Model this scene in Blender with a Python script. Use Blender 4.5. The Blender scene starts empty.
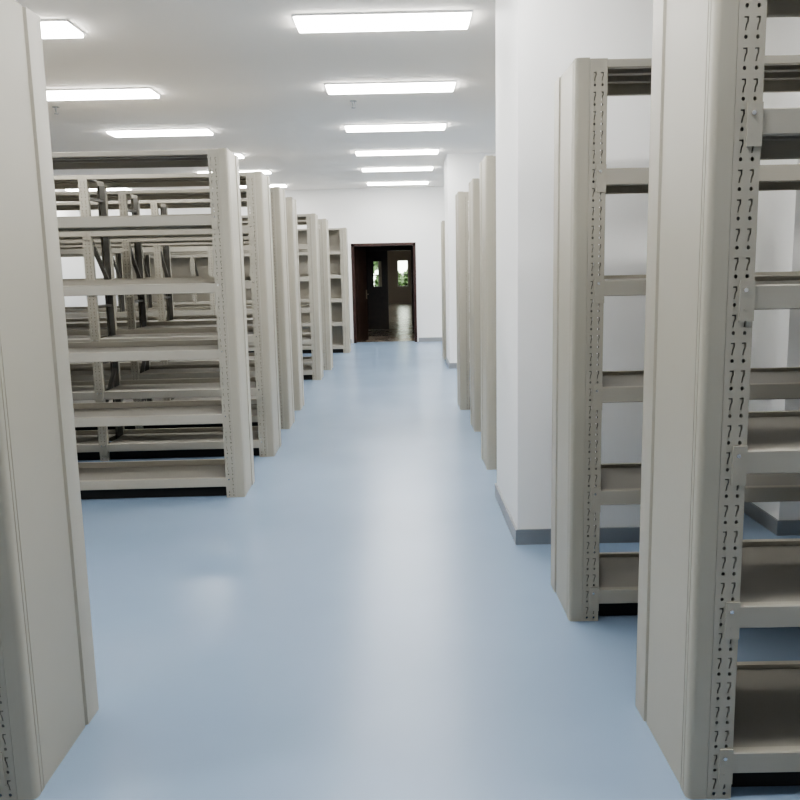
import bpy, bmesh, math, random
from mathutils import Vector, Matrix
random.seed(7)
S = bpy.context.scene
COL = S.collection
# ------------------------------------------------------------------ helpers
def new_obj(name, data, parent=None, loc=(0, 0, 0)):
    o = bpy.data.objects.new(name, data)
    COL.objects.link(o)
    o.location = loc
    if parent:
        o.parent = parent
    return o

def tag(o, label=None, cat=None, group=None, kind=None):
    if label: o['label'] = label
    if cat: o['category'] = cat
    if group: o['group'] = group
    if kind: o['kind'] = kind
    return o

def box(bm, x0, x1, y0, y1, z0, z1):
    if x0 > x1: x0, x1 = x1, x0
    v = [bm.verts.new(p) for p in ((x0, y0, z0), (x1, y0, z0), (x1, y1, z0), (x0, y1, z0),
                                   (x0, y0, z1), (x1, y0, z1), (x1, y1, z1), (x0, y1, z1))]
    for f in ((3, 2, 1, 0), (4, 5, 6, 7), (0, 1, 5, 4), (1, 2, 6, 5), (2, 3, 7, 6), (3, 0, 4, 7)):
        bm.faces.new([v[i] for i in f])

def prism(bm, pts, z0, z1):
    """extrude a closed XY outline between two heights"""
    a = [bm.verts.new((x, y, z0)) for x, y in pts]
    b = [bm.verts.new((x, y, z1)) for x, y in pts]
    n = len(pts)
    for i in range(n):
        bm.faces.new((a[i], a[(i + 1) % n], b[(i + 1) % n], b[i]))
    bm.faces.new(a); bm.faces.new(b)

def bar(bm, p, q, w, t):
    """flat bar from p to q, w wide, t thick along x"""
    p, q = Vector(p), Vector(q)
    d = (q - p).normalized()
    n = Vector((1, 0, 0))
    s = d.cross(n).normalized() * (w / 2)
    n = n * (t / 2)
    v = []
    for c in (p, q):
        for a, b in ((-1, -1), (1, -1), (1, 1), (-1, 1)):
            v.append(bm.verts.new(c + s * a + n * b))
    for f in ((0, 1, 2, 3), (7, 6, 5, 4), (0, 4, 5, 1), (1, 5, 6, 2), (2, 6, 7, 3), (3, 7, 4, 0)):
        bm.faces.new([v[i] for i in f])

def lathe(bm, prof, n=16, c=(0, 0, 0)):
    rings = []
    for r, z in prof:
        rings.append([bm.verts.new((c[0] + r * math.cos(2 * math.pi * i / n), c[1] + r * math.sin(2 * math.pi * i / n), c[2] + z)) for i in range(n)])
    for a, b in zip(rings, rings[1:]):
        for i in range(n):
            bm.faces.new((a[i], a[(i + 1) % n], b[(i + 1) % n], b[i]))
    bm.faces.new(rings[0]); bm.faces.new(rings[-1])

def mesh(name, bm, m, smooth=False):
    bmesh.ops.recalc_face_normals(bm, faces=bm.faces)
    me = bpy.data.meshes.new(name)
    bm.to_mesh(me); bm.free()
    me.materials.append(m)
    if smooth:
        for p in me.polygons: p.use_smooth = True
        try: me.set_sharp_from_angle(angle=math.radians(35))
        except Exception: pass
    return me

def build(fn, name, m, parent=None, loc=(0, 0, 0), smooth=False):
    bm = bmesh.new(); fn(bm)
    return new_obj(name, mesh(name, bm, m, smooth), parent, loc)

# ------------------------------------------------------------------ materials
def mat(name, rgb, rough=.5, metal=0., noise=0., nscale=3., bump=0., bscale=200., spec=.5, rvar=0.):
    m = bpy.data.materials.new(name); m.use_nodes = True
    nt = m.node_tree; b = nt.nodes['Principled BSDF']
    b.inputs['Roughness'].default_value = rough
    b.inputs['Metallic'].default_value = metal
    b.inputs['Specular IOR Level'].default_value = spec
    tc = nt.nodes.new('ShaderNodeTexCoord')
    n = nt.nodes.new('ShaderNodeTexNoise'); n.inputs['Scale'].default_value = nscale; n.inputs['Detail'].default_value = 4
    nt.links.new(tc.outputs['Object'], n.inputs['Vector'])
    r = nt.nodes.new('ShaderNodeValToRGB')
    r.color_ramp.elements[0].position = .3; r.color_ramp.elements[1].position = .7
    r.color_ramp.elements[0].color = (*[c * (1 - noise) for c in rgb], 1)
    r.color_ramp.elements[1].color = (*[min(1, c * (1 + noise)) for c in rgb], 1)
    nt.links.new(n.outputs['Fac'], r.inputs['Fac'])
    nt.links.new(r.outputs['Color'], b.inputs['Base Color'])
    if rvar:
        mr = nt.nodes.new('ShaderNodeMapRange')
        mr.inputs['To Min'].default_value = rough - rvar; mr.inputs['To Max'].default_value = rough + rvar
        nt.links.new(n.outputs['Fac'], mr.inputs['Value']); nt.links.new(mr.outputs['Result'], b.inputs['Roughness'])
    if bump:
        n2 = nt.nodes.new('ShaderNodeTexNoise'); n2.inputs['Scale'].default_value = bscale
        nt.links.new(tc.outputs['Object'], n2.inputs['Vector'])
        bp = nt.nodes.new('ShaderNodeBump'); bp.inputs['Strength'].default_value = bump; bp.inputs['Distance'].default_value = .002
        nt.links.new(n2.outputs['Fac'], bp.inputs['Height']); nt.links.new(bp.outputs['Normal'], b.inputs['Normal'])
    return m

def emit(name, rgb, strength):
    m = bpy.data.materials.new(name); m.use_nodes = True
    nt = m.node_tree; b = nt.nodes['Principled BSDF']
    b.inputs['Base Color'].default_value = (*rgb, 1)
    b.inputs['Emission Color'].default_value = (*rgb, 1)
    b.inputs['Emission Strength'].default_value = strength
    return m

LIGHT = 7.0
M_PANEL = mat('panel_enamel', (.415, .392, .325), .42, noise=.02, nscale=1.5, bump=.08, bscale=300)
M_POST = mat('post_enamel', (.41, .387, .325), .45, noise=.03, nscale=4, bump=.08, bscale=300)
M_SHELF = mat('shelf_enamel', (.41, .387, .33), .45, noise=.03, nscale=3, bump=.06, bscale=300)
M_DECK_SHADED = mat('deck_enamel_shaded', (.31, .295, .26), .5, noise=.03, nscale=3)  # shelf enamel darkened: shade from the shelf above put into the colour
M_BASE = mat('shade_rail_black', (.02, .02, .02), .8)  # near-black, stands in for deep shade under the bottom shelf
M_BRACE_LIPSHADE = mat('brace_steel_lip_shade', (.17, .165, .15), .5, noise=.05)  # braces, and post lips coloured dark to imitate shade inside the uprights
M_BOLT = mat('zinc_bolt', (.8, .8, .8), .25, metal=.9)
M_WALL = mat('white_paint', (.93, .93, .92), .75, noise=.01, nscale=.8, bump=.05, bscale=120)
M_PILLAR = mat('white_paint_pillar', (.92, .92, .91), .6, noise=.01, nscale=.8, bump=.05, bscale=120)
M_CEIL = mat('ceiling_paint', (.94, .90, .845), .85, noise=.01, nscale=.6)
M_FLOOR = mat('blue_epoxy', (.265, .352, .475), .26, noise=.045, nscale=.9, spec=.37, rvar=.03)
M_STEEL = mat('brushed_steel', (.36, .37, .38), .38, metal=.6, noise=.06, nscale=6)
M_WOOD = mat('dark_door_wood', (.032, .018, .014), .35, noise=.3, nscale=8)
M_WOOD2 = mat('red_brown_frame', (.045, .02, .017), .35, noise=.3, nscale=8)
M_TILE = mat('hall_tile', (.30, .255, .205), .24, noise=.15, nscale=2)
M_HALL = mat('hall_paint', (.50, .46, .41), .7)
M_DIFF = emit('led_diffuser', (1, .985, .955), LIGHT)
M_FRAME = mat('white_light_frame', (.8, .8, .8), .4)
M_BRASS = mat('door_handle_metal', (.5, .45, .36), .3, metal=.9)
M_LEAF = mat('leaf_green', (.05, .09, .03), .6, noise=.5, nscale=5)
M_BARK = mat('bark', (.08, .06, .04), .8, noise=.3)
M_GROUND = mat('outdoor_paving', (.35, .34, .30), .8, noise=.1)
def glass_mat():
    m = bpy.data.materials.new('window_glass'); m.use_nodes = True
    nt = m.node_tree; b = nt.nodes['Principled BSDF']
    b.inputs['Base Color'].default_value = (.95, 1, .97, 1); b.inputs['Roughness'].default_value = .02
    b.inputs['Transmission Weight'].default_value = 1; b.inputs['IOR'].default_value = 1.05
    return m
M_GLASS = glass_mat()

# ------------------------------------------------------------------ room shell
CH = 3.18           # ceiling height
XL, XR, YB, YF = -6.6, 3.95, -2.6, 17.31
def st(fn, name, m, parent=None):
    return tag(build(fn, name, m, parent), kind='structure')
DX0, DX1, DH = -.985, .318, 2.05
st(lambda b: box(b, XL, XR, YB, YF + .2, -.1, 0), 'floor', M_FLOOR)
st(lambda b: box(b, XL, XR, YB, YF, CH, CH + .1), 'ceiling', M_CEIL)
st(lambda b: box(b, XL - .15, XL, YB, YF + .2, -.1, CH + .1), 'wall_left', M_WALL)
st(lambda b: box(b, XR, XR + .15, YB, YF + .2, -.1, CH + .1), 'wall_right', M_WALL)
st(lambda b: box(b, XL, XR, YB - .15, YB, -.1, CH + .1), 'wall_back', M_WALL)
def far_wall(b):
    box(b, XL, DX0, YF, YF + .2, 0, CH + .1)
    box(b, DX1, XR, YF, YF + .2, 0, CH + .1)
    box(b, DX0, DX1, YF, YF + .2, DH, CH + .1)
st(far_wall, 'wall_far', M_WALL)
def pier(name, x0, x1, y0, y1):
    st(lambda b: box(b, x0, x1, y0, y1, 0, CH), name, M_PILLAR)
    def bb(b):
        t = .012
        box(b, x0 - t, x0, y0 - t, y1 + t, 0, .085)
        box(b, x0, x1, y0 - t, y0, 0, .085)
        box(b, x0, x1, y1, y1 + t, 0, .085)
        box(b, x1, x1 + t, y0 - t, y1 + t, 0, .085)
    return bb
for k, a in enumerate((('pillar', .615, 1.50, 4.32, 5.29), ('pillar', 2.075, 2.95, 4.385, 5.30), ('pillar', .735, 1.55, 12.46, 13.36))):
    st(pier(*a), 'baseboard_pillar_%d' % (k + 1), M_STEEL)
st(lambda b: (box(b, XL, DX0 - .07, YF - .012, YF, 0, .085), box(b, DX1 + .05, XR, YF - .012, YF, 0, .085)), 'baseboard_far', M_STEEL)
st(lambda b: box(b, XL, XL + .012, YB, YF, 0, .085), 'baseboard_left', M_STEEL)
st(lambda b: box(b, XR - .012, XR, YB, YF, 0, .085), 'baseboard_right', M_STEEL)

# ------------------------------------------------------------------ racks
H = 2.293
PT = .055            # end panel thickness
PW = .068            # post width
PITCH = .0725
BAY = 1.37
LEVEL0, STEP = .139, .435
POST_H = H - .004

def post_mesh(s, fy, D, lip=.046):
    """C-section upright, its face at y=0 looking towards -fy*y; holes and hook slots punched through the face"""
    bm = bmesh.new()
    n = int(POST_H / PITCH)
    w = PW / 2
    hs = .0048
    cx = .0145
    def loop(pts):
        vs = [bm.verts.new((x, 0, z)) for x, z in pts]
        return [bm.edges.new((vs[i], vs[(i + 1) % len(vs)])) for i in range(len(vs))]
    edges = loop([(-w, 0), (w, 0), (w, PITCH), (-w, PITCH)])
    for c in (-cx, cx):
        edges += loop([(c + hs * math.cos(a * math.pi / 4 + math.pi / 8), .0165 + 1.12 * hs * math.sin(a * math.pi / 4 + math.pi / 8)) for a in range(8)])
        # hook slot: wide at the top, narrow and slanting at the foot
        sl = [(-.0054, .0640), (.0056, .0640), (.0060, .053), (.0024, .045), (.0002, .0315), (-.0034, .0315), (-.0012, .046), (.0020, .0535), (.0014, .0602), (-.0054, .0602)]
        edges += loop([(c + s * x, z) for x, z in sl])
    bmesh.ops.triangle_fill(bm, edges=edges, use_beauty=True)
    geo = bm.verts[:] + bm.edges[:] + bm.faces[:]
    for k in range(1, n):
        d = bmesh.ops.duplicate(bm, geom=geo)
        bmesh.ops.translate(bm, vec=(0, 0, k * PITCH), verts=[v for v in d['geom'] if isinstance(v, bmesh.types.BMVert)])
    bmesh.ops.remove_doubles(bm, verts=bm.verts, dist=1e-5)
    r = bmesh.ops.extrude_face_region(bm, geom=bm.faces[:])
    bmesh.ops.translate(bm, vec=(0, .002 * fy, 0), verts=[v for v in r['geom'] if isinstance(v, bmesh.types.BMVert)])
    d0, d1 = sorted((.002 * fy, .045 * fy))
    box(bm, -w, -w + .002, d0, d1, 0, POST_H)
    box(bm, w - .002, w, d0, d1, 0, POST_H)
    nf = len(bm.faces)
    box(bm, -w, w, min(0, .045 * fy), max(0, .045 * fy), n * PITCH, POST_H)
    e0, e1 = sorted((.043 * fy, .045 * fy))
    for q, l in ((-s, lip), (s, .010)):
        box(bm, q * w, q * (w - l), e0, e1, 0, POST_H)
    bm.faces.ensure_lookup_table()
    for f in bm.faces[nf + 6:]: f.material_index = 1  # lips take the dark colour as painted shade inside the post
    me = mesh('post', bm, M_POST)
    me.materials.append(M_BRACE_LIPSHADE)
    return me

def panel_mesh(s, D):
    """cover board of the rack end: flat field, raised strip along the far edge, fine grooves and a rounded nose at the near edge"""
    bm = bmesh.new()
    r = .016
    pts = [(PT, 0)]
    for k in range(6):
        a = math.pi / 2 * k / 5
        pts.append((r - r * math.sin(a), r - r * math.cos(a)))
    for g in (.034, .052):
        pts += [(0, g - .003), (.0035, g - .001), (.0035, g + .001), (0, g + .003)]
    g = D - .115
    pts += [(.003, .058), (.003, g - .006), (.008, g - .003), (.008, g + .003), (-.002, g + .008), (-.002, D - .008), (.002, D), (PT, D)]
    prism(bm, [(s * x, y) for x, y in pts], 0, H)
    return mesh('end_panel', bm, M_PANEL, smooth=True)

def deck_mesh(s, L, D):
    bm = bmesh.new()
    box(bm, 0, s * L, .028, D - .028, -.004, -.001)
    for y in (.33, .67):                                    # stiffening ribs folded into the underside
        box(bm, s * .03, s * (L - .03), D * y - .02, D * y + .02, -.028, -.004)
    return mesh('deck', bm, M_DECK_SHADED)

def beam_mesh(s, L, h):
    bm = bmesh.new()
    pts = [(0.003, 0), (0, -.003), (0, -h + .003), (.003, -h), (.026, -h), (.028, -h + .003), (.028, 0)]
    a = [bm.verts.new((0, y, z)) for y, z in pts]
    b = [bm.verts.new((s * L, y, z)) for y, z in pts]
    n = len(pts)
    for i in range(n):
        bm.faces.new((a[i], a[(i + 1) % n], b[(i + 1) % n], b[i]))
    bm.faces.new(a); bm.faces.new(b)
    return mesh('beam', bm, M_SHELF)

def bracket_mesh(s):
    bm = bmesh.new()
    box(bm, -.018, .020, -.004, 0, -.092, .014)
    lathe_c = []
    n = 10
    for z, rr, dep in ((-.012, .0055, .004), (-.062, .0035, .0012)):
        f = [bm.verts.new((-.004 * s + rr * math.cos(2 * math.pi * i / n), -.004 - dep, z + rr * math.sin(2 * math.pi * i / n))) for i in range(n)]
        g = [bm.verts.new((-.004 * s + rr * math.cos(2 * math.pi * i / n), -.004, z + rr * math.sin(2 * math.pi * i / n))) for i in range(n)]
        bm.faces.new(f)
        for i in range(n): bm.faces.new((f[i], f[(i + 1) % n], g[(i + 1) % n], g[i]))
    me = mesh('bracket', bm, M_POST); me.materials.append(M_BOLT)
    for p in me.polygons[6:7 + n]: p.material_index = 1
    return me

CACHE = {}
def cached(key, fn):
    if key not in CACHE: CACHE[key] = fn()
    return CACHE[key]

def rack(s, x, y, D, bays, label, group, detail=False, lip=.046, back=False, rz=0., bay=None):
    BAY = bay or 1.37
    UP = .036 if s < 0 else .014        # rear rim standing above the deck
    root = new_obj('archive_rack', None, None, (x, y, 0))
    root.empty_display_size = .2
    root.rotation_euler.z = rz
    tag(root, label, 'rack', group)
    new_obj('end_panel', cached(('panel', s, D), lambda: panel_mesh(s, D)), root)
    p0 = PT + PW / 2 + .001
    L = BAY - PW - .002
    for b in range(bays + 1):
        px = s * (p0 + b * BAY)
        new_obj('post', cached(('post', s, 1, lip), lambda: post_mesh(s, 1, D, lip)), root, (px, 0, 0))
        new_obj('post', cached(('post', s, -1), lambda: post_mesh(s, -1, D)), root, (px, D, 0))
        def br(z0, z1, flip):
            def f(m):
                ya, yb = .03, D - .03
                if flip: ya, yb = yb, ya
                bar(m, (0, ya, z0), (0, yb, z1), .022, .034)
            bm = bmesh.new(); f(bm); return mesh('brace', bm, M_BRACE_LIPSHADE)
        for z0, z1, fl in ((.30, .30, 0), (.36, .72, 0), (.80, .80, 0), (1.26, 1.26, 0), (1.84, 1.46, 0), (2.12, 2.12, 0)):
            new_obj('brace', cached(('brace', D, z0, z1), lambda: br(z0, z1, fl)), root, (px, 0, 0))
    for b in range(bays):
        sx = s * (p0 + PW / 2 + .001 + b * BAY)
        for k in range(6):
            z = LEVEL0 + STEP * k if k < 5 else H - .006
            h = .064 if k < 5 else .032
            hb = .064 + UP if k < 5 else .055
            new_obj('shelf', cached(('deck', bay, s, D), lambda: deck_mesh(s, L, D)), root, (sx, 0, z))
            bf = new_obj('beam', cached(('beam', bay, s, h), lambda: beam_mesh(s, L, h)), root, (sx, .003, z))
            def back_beam():
                me = beam_mesh(s, L, hb); bm = bmesh.new(); bm.from_mesh(me)
                for v in bm.verts: v.co.y = -v.co.y
                return mesh('beam', bm, M_SHELF)
            new_obj('beam', cached(('beamb', bay, s, hb), back_beam), root, (sx, D - .003, z + (UP if k < 5 else 0)))
            if detail and k < 5:
                for e in ((0, 1) if b == 0 else (0,)):
                    new_obj('bracket', cached(('bracket', s), lambda: bracket_mesh(s)), bf,
                            (-s * .020 if e == 0 else s * (L + .020), -.003, 0))
    if back:
        build(lambda m: box(m, s * (p0 + PW / 2), s * (p0 + bays * BAY), D - .050, D - .047, .08, H - .01), 'back_sheet', M_SHELF, root)
    LL = p0 + PW / 2 + bays * BAY
    new_obj('shade_rail', cached(('base', bay, s, D, bays), lambda: (lambda bm: (box(bm, s * (PT + .01), s * (LL - .01), .05, D - .05, .002, .07), mesh('shade_rail', bm, M_BASE))[1])(bmesh.new())), root)  # dark filler added so the gap under the bottom shelf reads as shadow
    return root

GL, GR = 'grey steel archive racks left of the aisle', 'grey steel archive racks right of the aisle'
left = [
    (-1.090, 2.172, .508, 'large plain grey rack end panel nearest the camera, left of the aisle', 1),
    (-1.085, 5.394, .430, 'tall open grey rack whose empty shelves face the camera across the blue floor', 1),
    (-1.070, 6.620, .470, 'grey rack directly behind the one with its shelves open to the view, left of aisle', 1),
    (-1.100, 7.815, .430, 'third grey rack end in the tight row left of the aisle', 0),
    (-1.125, 8.890, .430, 'last rack of the tight row of four on the left, before the gap', 0),
    (-1.138, 11.43, .430, 'grey rack just past the gap in the left row, shelf ends showing', 0),
    (-1.090, 12.58, .430, 'narrow-looking grey rack end second from the dark doorway, left of aisle', 0),
    (-.965, 15.25, .430, 'small-looking grey rack closest to the dark doorway on the left', 0),
]
for x, y, D, lab, det in left:
    rack(-1, x, y, D, 3, lab, GL, bool(det), back=y > 15, rz=math.radians(1.3 if y > 3 else .3), bay=1.31 if 6 < y < 7 else None)
right = [
    (.783, 2.116, .516, 'big grey rack nearest the camera on the right, perforated post with hook slots', 1),
    (.693, 3.312, .430, 'grey rack in front of the white pillar, right of the aisle', 1),
    (.625, 6.015, .430, 'grey rack half hidden just behind the big white pillar on the right', 1),
    (.664, 7.487, .430, 'middle rack of the three right-hand racks between the white pillars', 0),
    (.620, 8.700, .430, 'grey rack farthest down between the two white pillars on the right', 0),
    (.712, 13.75, .430, 'grey rack seen as a sliver beyond the farther white pillar', 0),
]
for x, y, D, lab, det in right:
    rack(1, x, y, D, 2, lab, GR, bool(det), lip=.034 if 3 < y < 4 else .046)

# ------------------------------------------------------------------ ceiling lights
LW, LD = 1.165, .30
def diff_mesh():
    bm = bmesh.new(); box(bm, -LW / 2, LW / 2, -LD / 2, LD / 2, -.034, -.006); return mesh('diffuser', bm, M_DIFF)
def frame_mesh():
    bm = bmesh.new(); t = .012
    box(bm, -LW / 2 - t, LW / 2 + t, -LD / 2 - t, -LD / 2, -.014, 0); box(bm, -LW / 2 - t, LW / 2 + t, LD / 2, LD / 2 + t, -.014, 0)
    box(bm, -LW / 2 - t, -LW / 2, -LD / 2, LD / 2, -.014, 0); box(bm, LW / 2, LW / 2 + t, -LD / 2, LD / 2, -.014, 0)
    box(bm, -LW / 2, LW / 2, -LD / 2, LD / 2, -.006, 0)
    return mesh('frame', bm, M_FRAME)
dm, fm = diff_mesh(), frame_mesh()
rows = [1.75, 3.80, 5.87, 7.89, 10.02, 12.07, 14.01, 16.24]
ordn = ['nearest', 'second nearest', 'third nearest', 'fourth from the camera', 'fourth from the far wall', 'third from the far wall', 'second from the far wall', 'farthest']
vis_a = {5.87: 'white LED ceiling light over the aisle, nearest of the six in view', 7.89: 'white LED ceiling light over the aisle, second of the six in view',
         10.02: 'white LED ceiling light over the aisle, third of the six in view', 12.07: 'white LED ceiling light over the aisle, fourth of the six in view',
         14.01: 'white LED ceiling light over the aisle, fifth of the six in view', 16.24: 'white LED ceiling light over the aisle, closest to the doorway wall'}
vis_b = {7.89: 'white LED ceiling light over the left racks, nearest in view', 10.02: 'white LED ceiling light standing clear above the open left rack',
         12.07: 'white LED ceiling light half hidden above the first left rack end', 14.01: 'white LED ceiling light peeping over the second left rack end',
         16.24: 'white LED ceiling light peeping over the third left rack end'}
SHIFT = {('a', 5.87): -.075, ('a', 7.89): -.045, ('a', 10.02): -.012, ('b', 7.89): -.06, ('b', 10.02): -.035, ('b', 12.07): -.05, ('b', 14.01): .04}
for cx, nm in ((-.005, 'a'), (-2.75, 'b'), (-5.78, 'c'), (2.75, 'd')):
    for i, y in enumerate(rows):
        if nm == 'c' and y < 15 or nm == 'd' and 3 < y < 4: continue
        lab = vis_a.get(y) if nm == 'a' else vis_b.get(y) if nm == 'b' else None
        if not lab:
            lab = 'white LED ceiling light, %s in the row %s' % (ordn[i], {'a': 'over the aisle', 'b': 'over the left racks', 'c': 'by the left wall', 'd': 'over the right racks'}[nm])
        t = new_obj('ceiling_light', None, None, (cx + SHIFT.get((nm, y), 0), y, CH))
        tag(t, lab, 'ceiling light', 'LED strip lights on the ceiling')
        new_obj('frame', fm, t); new_obj('diffuser', dm, t)

def sprinkler(x, y, lab):
    t = new_obj('fire_sprinkler', None, None, (x, y, CH))
    tag(t, lab, 'sprinkler', 'fire sprinklers on the ceiling')
    build(lambda b: lathe(b, [(.035, 0), (.035, -.006), (.012, -.012), (.008, -.04), (.010, -.045)]), 'escutcheon', M_STEEL, t)
    build(lambda b: lathe(b, [(.006, -.045), (.006, -.062), (.02, -.064), (.02, -.068)]), 'deflector', M_STEEL, t)
for y, z, lab in ((26.0, 2.9, 'unseen LED ceiling light added to brighten the hall beyond the doorway, nearer'), (32.5, 2.9, 'unseen LED ceiling light added to brighten the hall beyond the doorway, farther')):
    t = new_obj('ceiling_light', None, None, (-1.9, y, z))  # unseen lamps added to light the hall, offset to hide their floor reflection
    tag(t, lab, 'ceiling light', 'LED strip lights on the ceiling')
    new_obj('frame', fm, t); new_obj('diffuser', dm, t)
sprinkler(-3.39, 8.5, 'small fire sprinkler on the ceiling above the left racks')
sprinkler(-.43, 8.53, 'small fire sprinkler on the ceiling over the aisle')

# ------------------------------------------------------------------ doorway, lobby and hall beyond
d1 = new_obj('door_1', None, None, (0, YF, 0)); tag(d1, kind='structure')
def dframe(b):
    t = .055
    box(b, DX0 - .02, DX0 + t - .02, -.02, .22, 0, DH + .02); box(b, DX1 - t + .02, DX1 + .02, -.02, .22, 0, DH + .02)
    box(b, DX0 - .02, DX1 + .02, -.02, .22, DH - t + .02, DH + .02)
build(dframe, 'frame', M_WOOD2, d1)
def leaf(b, w=.6, win=False):
    t = .04
    if win:
        a0, a1, z0, z1 = w * .42, w * .75, 1.10, 1.74
        box(b, 0, a0, 0, t, .01, 2.0); box(b, a1, w, 0, t, .01, 2.0); box(b, a0, a1, 0, t, .01, z0); box(b, a0, a1, 0, t, z1, 2.0)
    else:
        box(b, 0, w, 0, t, .01, 1.995)
        for z0, z1 in ((.15, .85), (1.0, 1.85)):            # raised panels
            box(b, .10, w - .12, -.006, 0, z0, z1); box(b, .10, w - .12, t, t + .006, z0, z1)
def handle(b):
    box(b, .53, .57, -.01, 0, .90, 1.10); box(b, .545, .555, -.05, -.01, .995, 1.01); box(b, .45, .56, -.055, -.043, .992, 1.012)
lf = build(lambda b: leaf(b, .60), 'leaf', M_WOOD, d1, (DX0 + .035, .20, 0)); lf.rotation_euler.z = math.radians(68)
build(handle, 'handle', M_BRASS, lf)
# lobby between the two doorways
Y2 = 21.0
ox0, ox1 = -.97, .33
st(lambda b: box(b, -1.6, 1.0, YF + .2, Y2 + .2, -.1, 0), 'floor_lobby', M_TILE)
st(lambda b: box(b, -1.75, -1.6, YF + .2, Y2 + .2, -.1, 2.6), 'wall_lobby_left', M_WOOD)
st(lambda b: box(b, 1.0, 1.15, YF + .2, Y2 + .2, -.1, 2.6), 'wall_lobby_right', M_HALL)
st(lambda b: box(b, -1.75, 1.15, YF + .2, Y2 + .2, 2.6, 2.7), 'ceiling_lobby', M_HALL)
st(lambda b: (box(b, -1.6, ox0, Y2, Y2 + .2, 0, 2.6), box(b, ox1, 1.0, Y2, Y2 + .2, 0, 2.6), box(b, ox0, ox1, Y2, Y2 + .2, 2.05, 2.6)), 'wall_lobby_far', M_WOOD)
d2 = new_obj('door_2', None, None, (0, Y2, 0)); tag(d2, kind='structure')
build(lambda b: (box(b, ox0 - .02, ox0 + .04, -.02, .22, 0, 2.07), box(b, ox1 - .04, ox1 + .02, -.02, .22, 0, 2.07), box(b, ox0 - .02, ox1 + .02, -.02, .22, 2.0, 2.07)), 'frame', M_WOOD2, d2)
l2 = build(lambda b: leaf(b, .62, True), 'leaf', M_WOOD, d2, (ox0 + .04, .08, 0))
build(lambda b: box(b, .62 * .42, .62 * .75, .015, .022, 1.10, 1.74), 'pane', M_GLASS, l2)
# hall with a glazed end
Y3 = 38.0
st(lambda b: box(b, -4, 3, Y2 + .2, Y3 + .2, -.1, 0), 'floor_hall', M_TILE)
st(lambda b: box(b, -4, 3, Y2 + .2, Y3 + .2, 2.9, 3.0), 'ceiling_hall', M_HALL)
st(lambda b: box(b, -4.15, -4, Y2 + .2, Y3 + .2, -.1, 3.0), 'wall_hall_left', M_HALL)
st(lambda b: box(b, 3, 3.15, Y2 + .2, Y3 + .2, -.1, 3.0), 'wall_hall_right', M_HALL)
WZ0, WZ1 = .75, 1.98
WINS = ((-1.75, -.95), (-.13, .40))
def hall_end(b):
    xs = [-4] + [v for a in WINS for v in a] + [3]
    for k in range(0, len(xs), 2): box(b, xs[k], xs[k + 1], Y3, Y3 + .2, 0, 2.9)
    for a0, a1 in WINS:
        box(b, a0, a1, Y3, Y3 + .2, 0, WZ0); box(b, a0, a1, Y3, Y3 + .2, WZ1, 2.9)
    box(b, -4, -1.7, Y2 + .2, Y2 + .3, 0, 2.9); box(b, 1.1, 3, Y2 + .2, Y2 + .3, 0, 2.9)
st(hall_end, 'wall_hall_far', M_HALL)
for k, (a0, a1) in enumerate(WINS):
    w1 = new_obj('window_%d' % (k + 1), None, None, (0, Y3, 0)); tag(w1, kind='structure')
    def wframe(b):
        for x in (a0, a1 - .05): box(b, x, x + .05, .05, .11, WZ0, WZ1)
        for z in (WZ0, 1.28, WZ1 - .05): box(b, a0, a1, .05, .11, z, z + .05)
    build(wframe, 'frame', M_FRAME, w1)
    build(lambda b: box(b, a0, a1, .075, .083, WZ0, WZ1), 'pane', M_GLASS, w1)
st(lambda b: box(b, -30, 30, Y3 + .2, 90, -.12, -.02), 'ground', M_GROUND)

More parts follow.
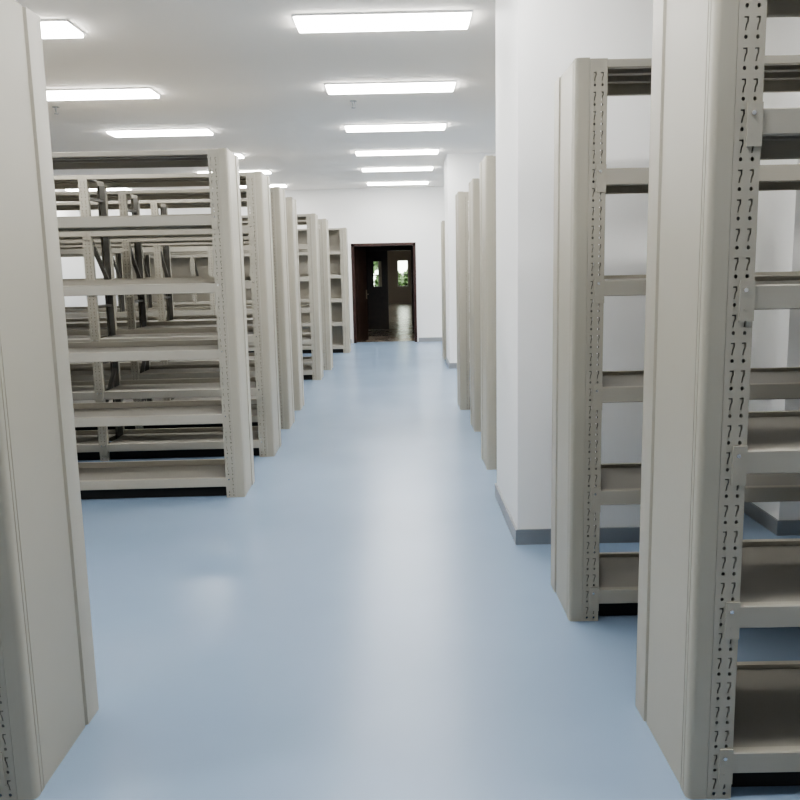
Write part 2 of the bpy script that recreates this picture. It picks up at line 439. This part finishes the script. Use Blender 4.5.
def blob_plant(name, label, cat, x, y, h, r, trunk, seed):
    rnd = random.Random(seed)
    t = new_obj(name, None, None, (x, y, -.02)); tag(t, label, cat)
    def fol(b):
        for _ in range(900):
            a, u = rnd.uniform(0, 6.28), rnd.uniform(-1, 1)
            q = rnd.uniform(.5, 1) ** .5
            c = Vector((math.cos(a) * math.sqrt(1 - u * u) * r * q, math.sin(a) * math.sqrt(1 - u * u) * r * q, trunk + (h - trunk) * (.5 + .5 * u * q)))
            d = Vector((rnd.uniform(-1, 1), rnd.uniform(-1, 1), rnd.uniform(-1, 1))).normalized()
            e = d.orthogonal().normalized(); l = r * .22
            vs = [b.verts.new(c + p) for p in (d * l, e * l * .5, -d * l, -e * l * .5)]
            b.faces.new(vs)
    build(fol, 'foliage', M_LEAF, t)
    build(lambda b: lathe(b, [(.08, 0), (.05, trunk + (h - trunk) * .6)], 8), 'trunk', M_BARK, t)
blob_plant('garden_tree', 'green tree outside the hall window at the far end', 'tree', -2.6, 49, 3.9, 1.5, 1.0, 3)
blob_plant('garden_shrub', 'dark green shrub outside the hall window, left half', 'shrub', -.55, 43, 1.6, .75, .1, 4)
blob_plant('garden_shrub', 'dark green shrub outside the hall window, right half', 'shrub', .95, 44.6, 1.75, .85, .1, 5)

# ------------------------------------------------------------------ world and camera
w = bpy.data.worlds.new('sky'); S.world = w; w.use_nodes = True
bg = w.node_tree.nodes['Background']
bg.inputs['Color'].default_value = (.95, 1, .88, 1); bg.inputs['Strength'].default_value = 1.6

F, p, yw, r = 818.22, .1570, -.0032, .0215
sp, cp, sy, cy, sr, cr = math.sin(p), math.cos(p), math.sin(yw), math.cos(yw), math.sin(r), math.cos(r)
d = Vector((sy * cp, cy * cp, -sp)); r0 = Vector((cy, -sy, 0)); u0 = Vector((sy * sp, cy * sp, cp))
rt = r0 * cr - u0 * sr; up = r0 * sr + u0 * cr
cam = bpy.data.cameras.new('camera'); cam.sensor_width = 36; cam.lens = 36 * F / 800; cam.clip_end = 200; cam.clip_start = .02
co = new_obj('camera', cam)
co.matrix_world = Matrix(((rt.x, up.x, -d.x, 0), (rt.y, up.y, -d.y, 0), (rt.z, up.z, -d.z, 1.5), (0, 0, 0, 1)))
S.camera = co
S.view_settings.view_transform = 'AgX'
S.view_settings.look = 'AgX - Medium High Contrast'
S.view_settings.exposure = 2.1
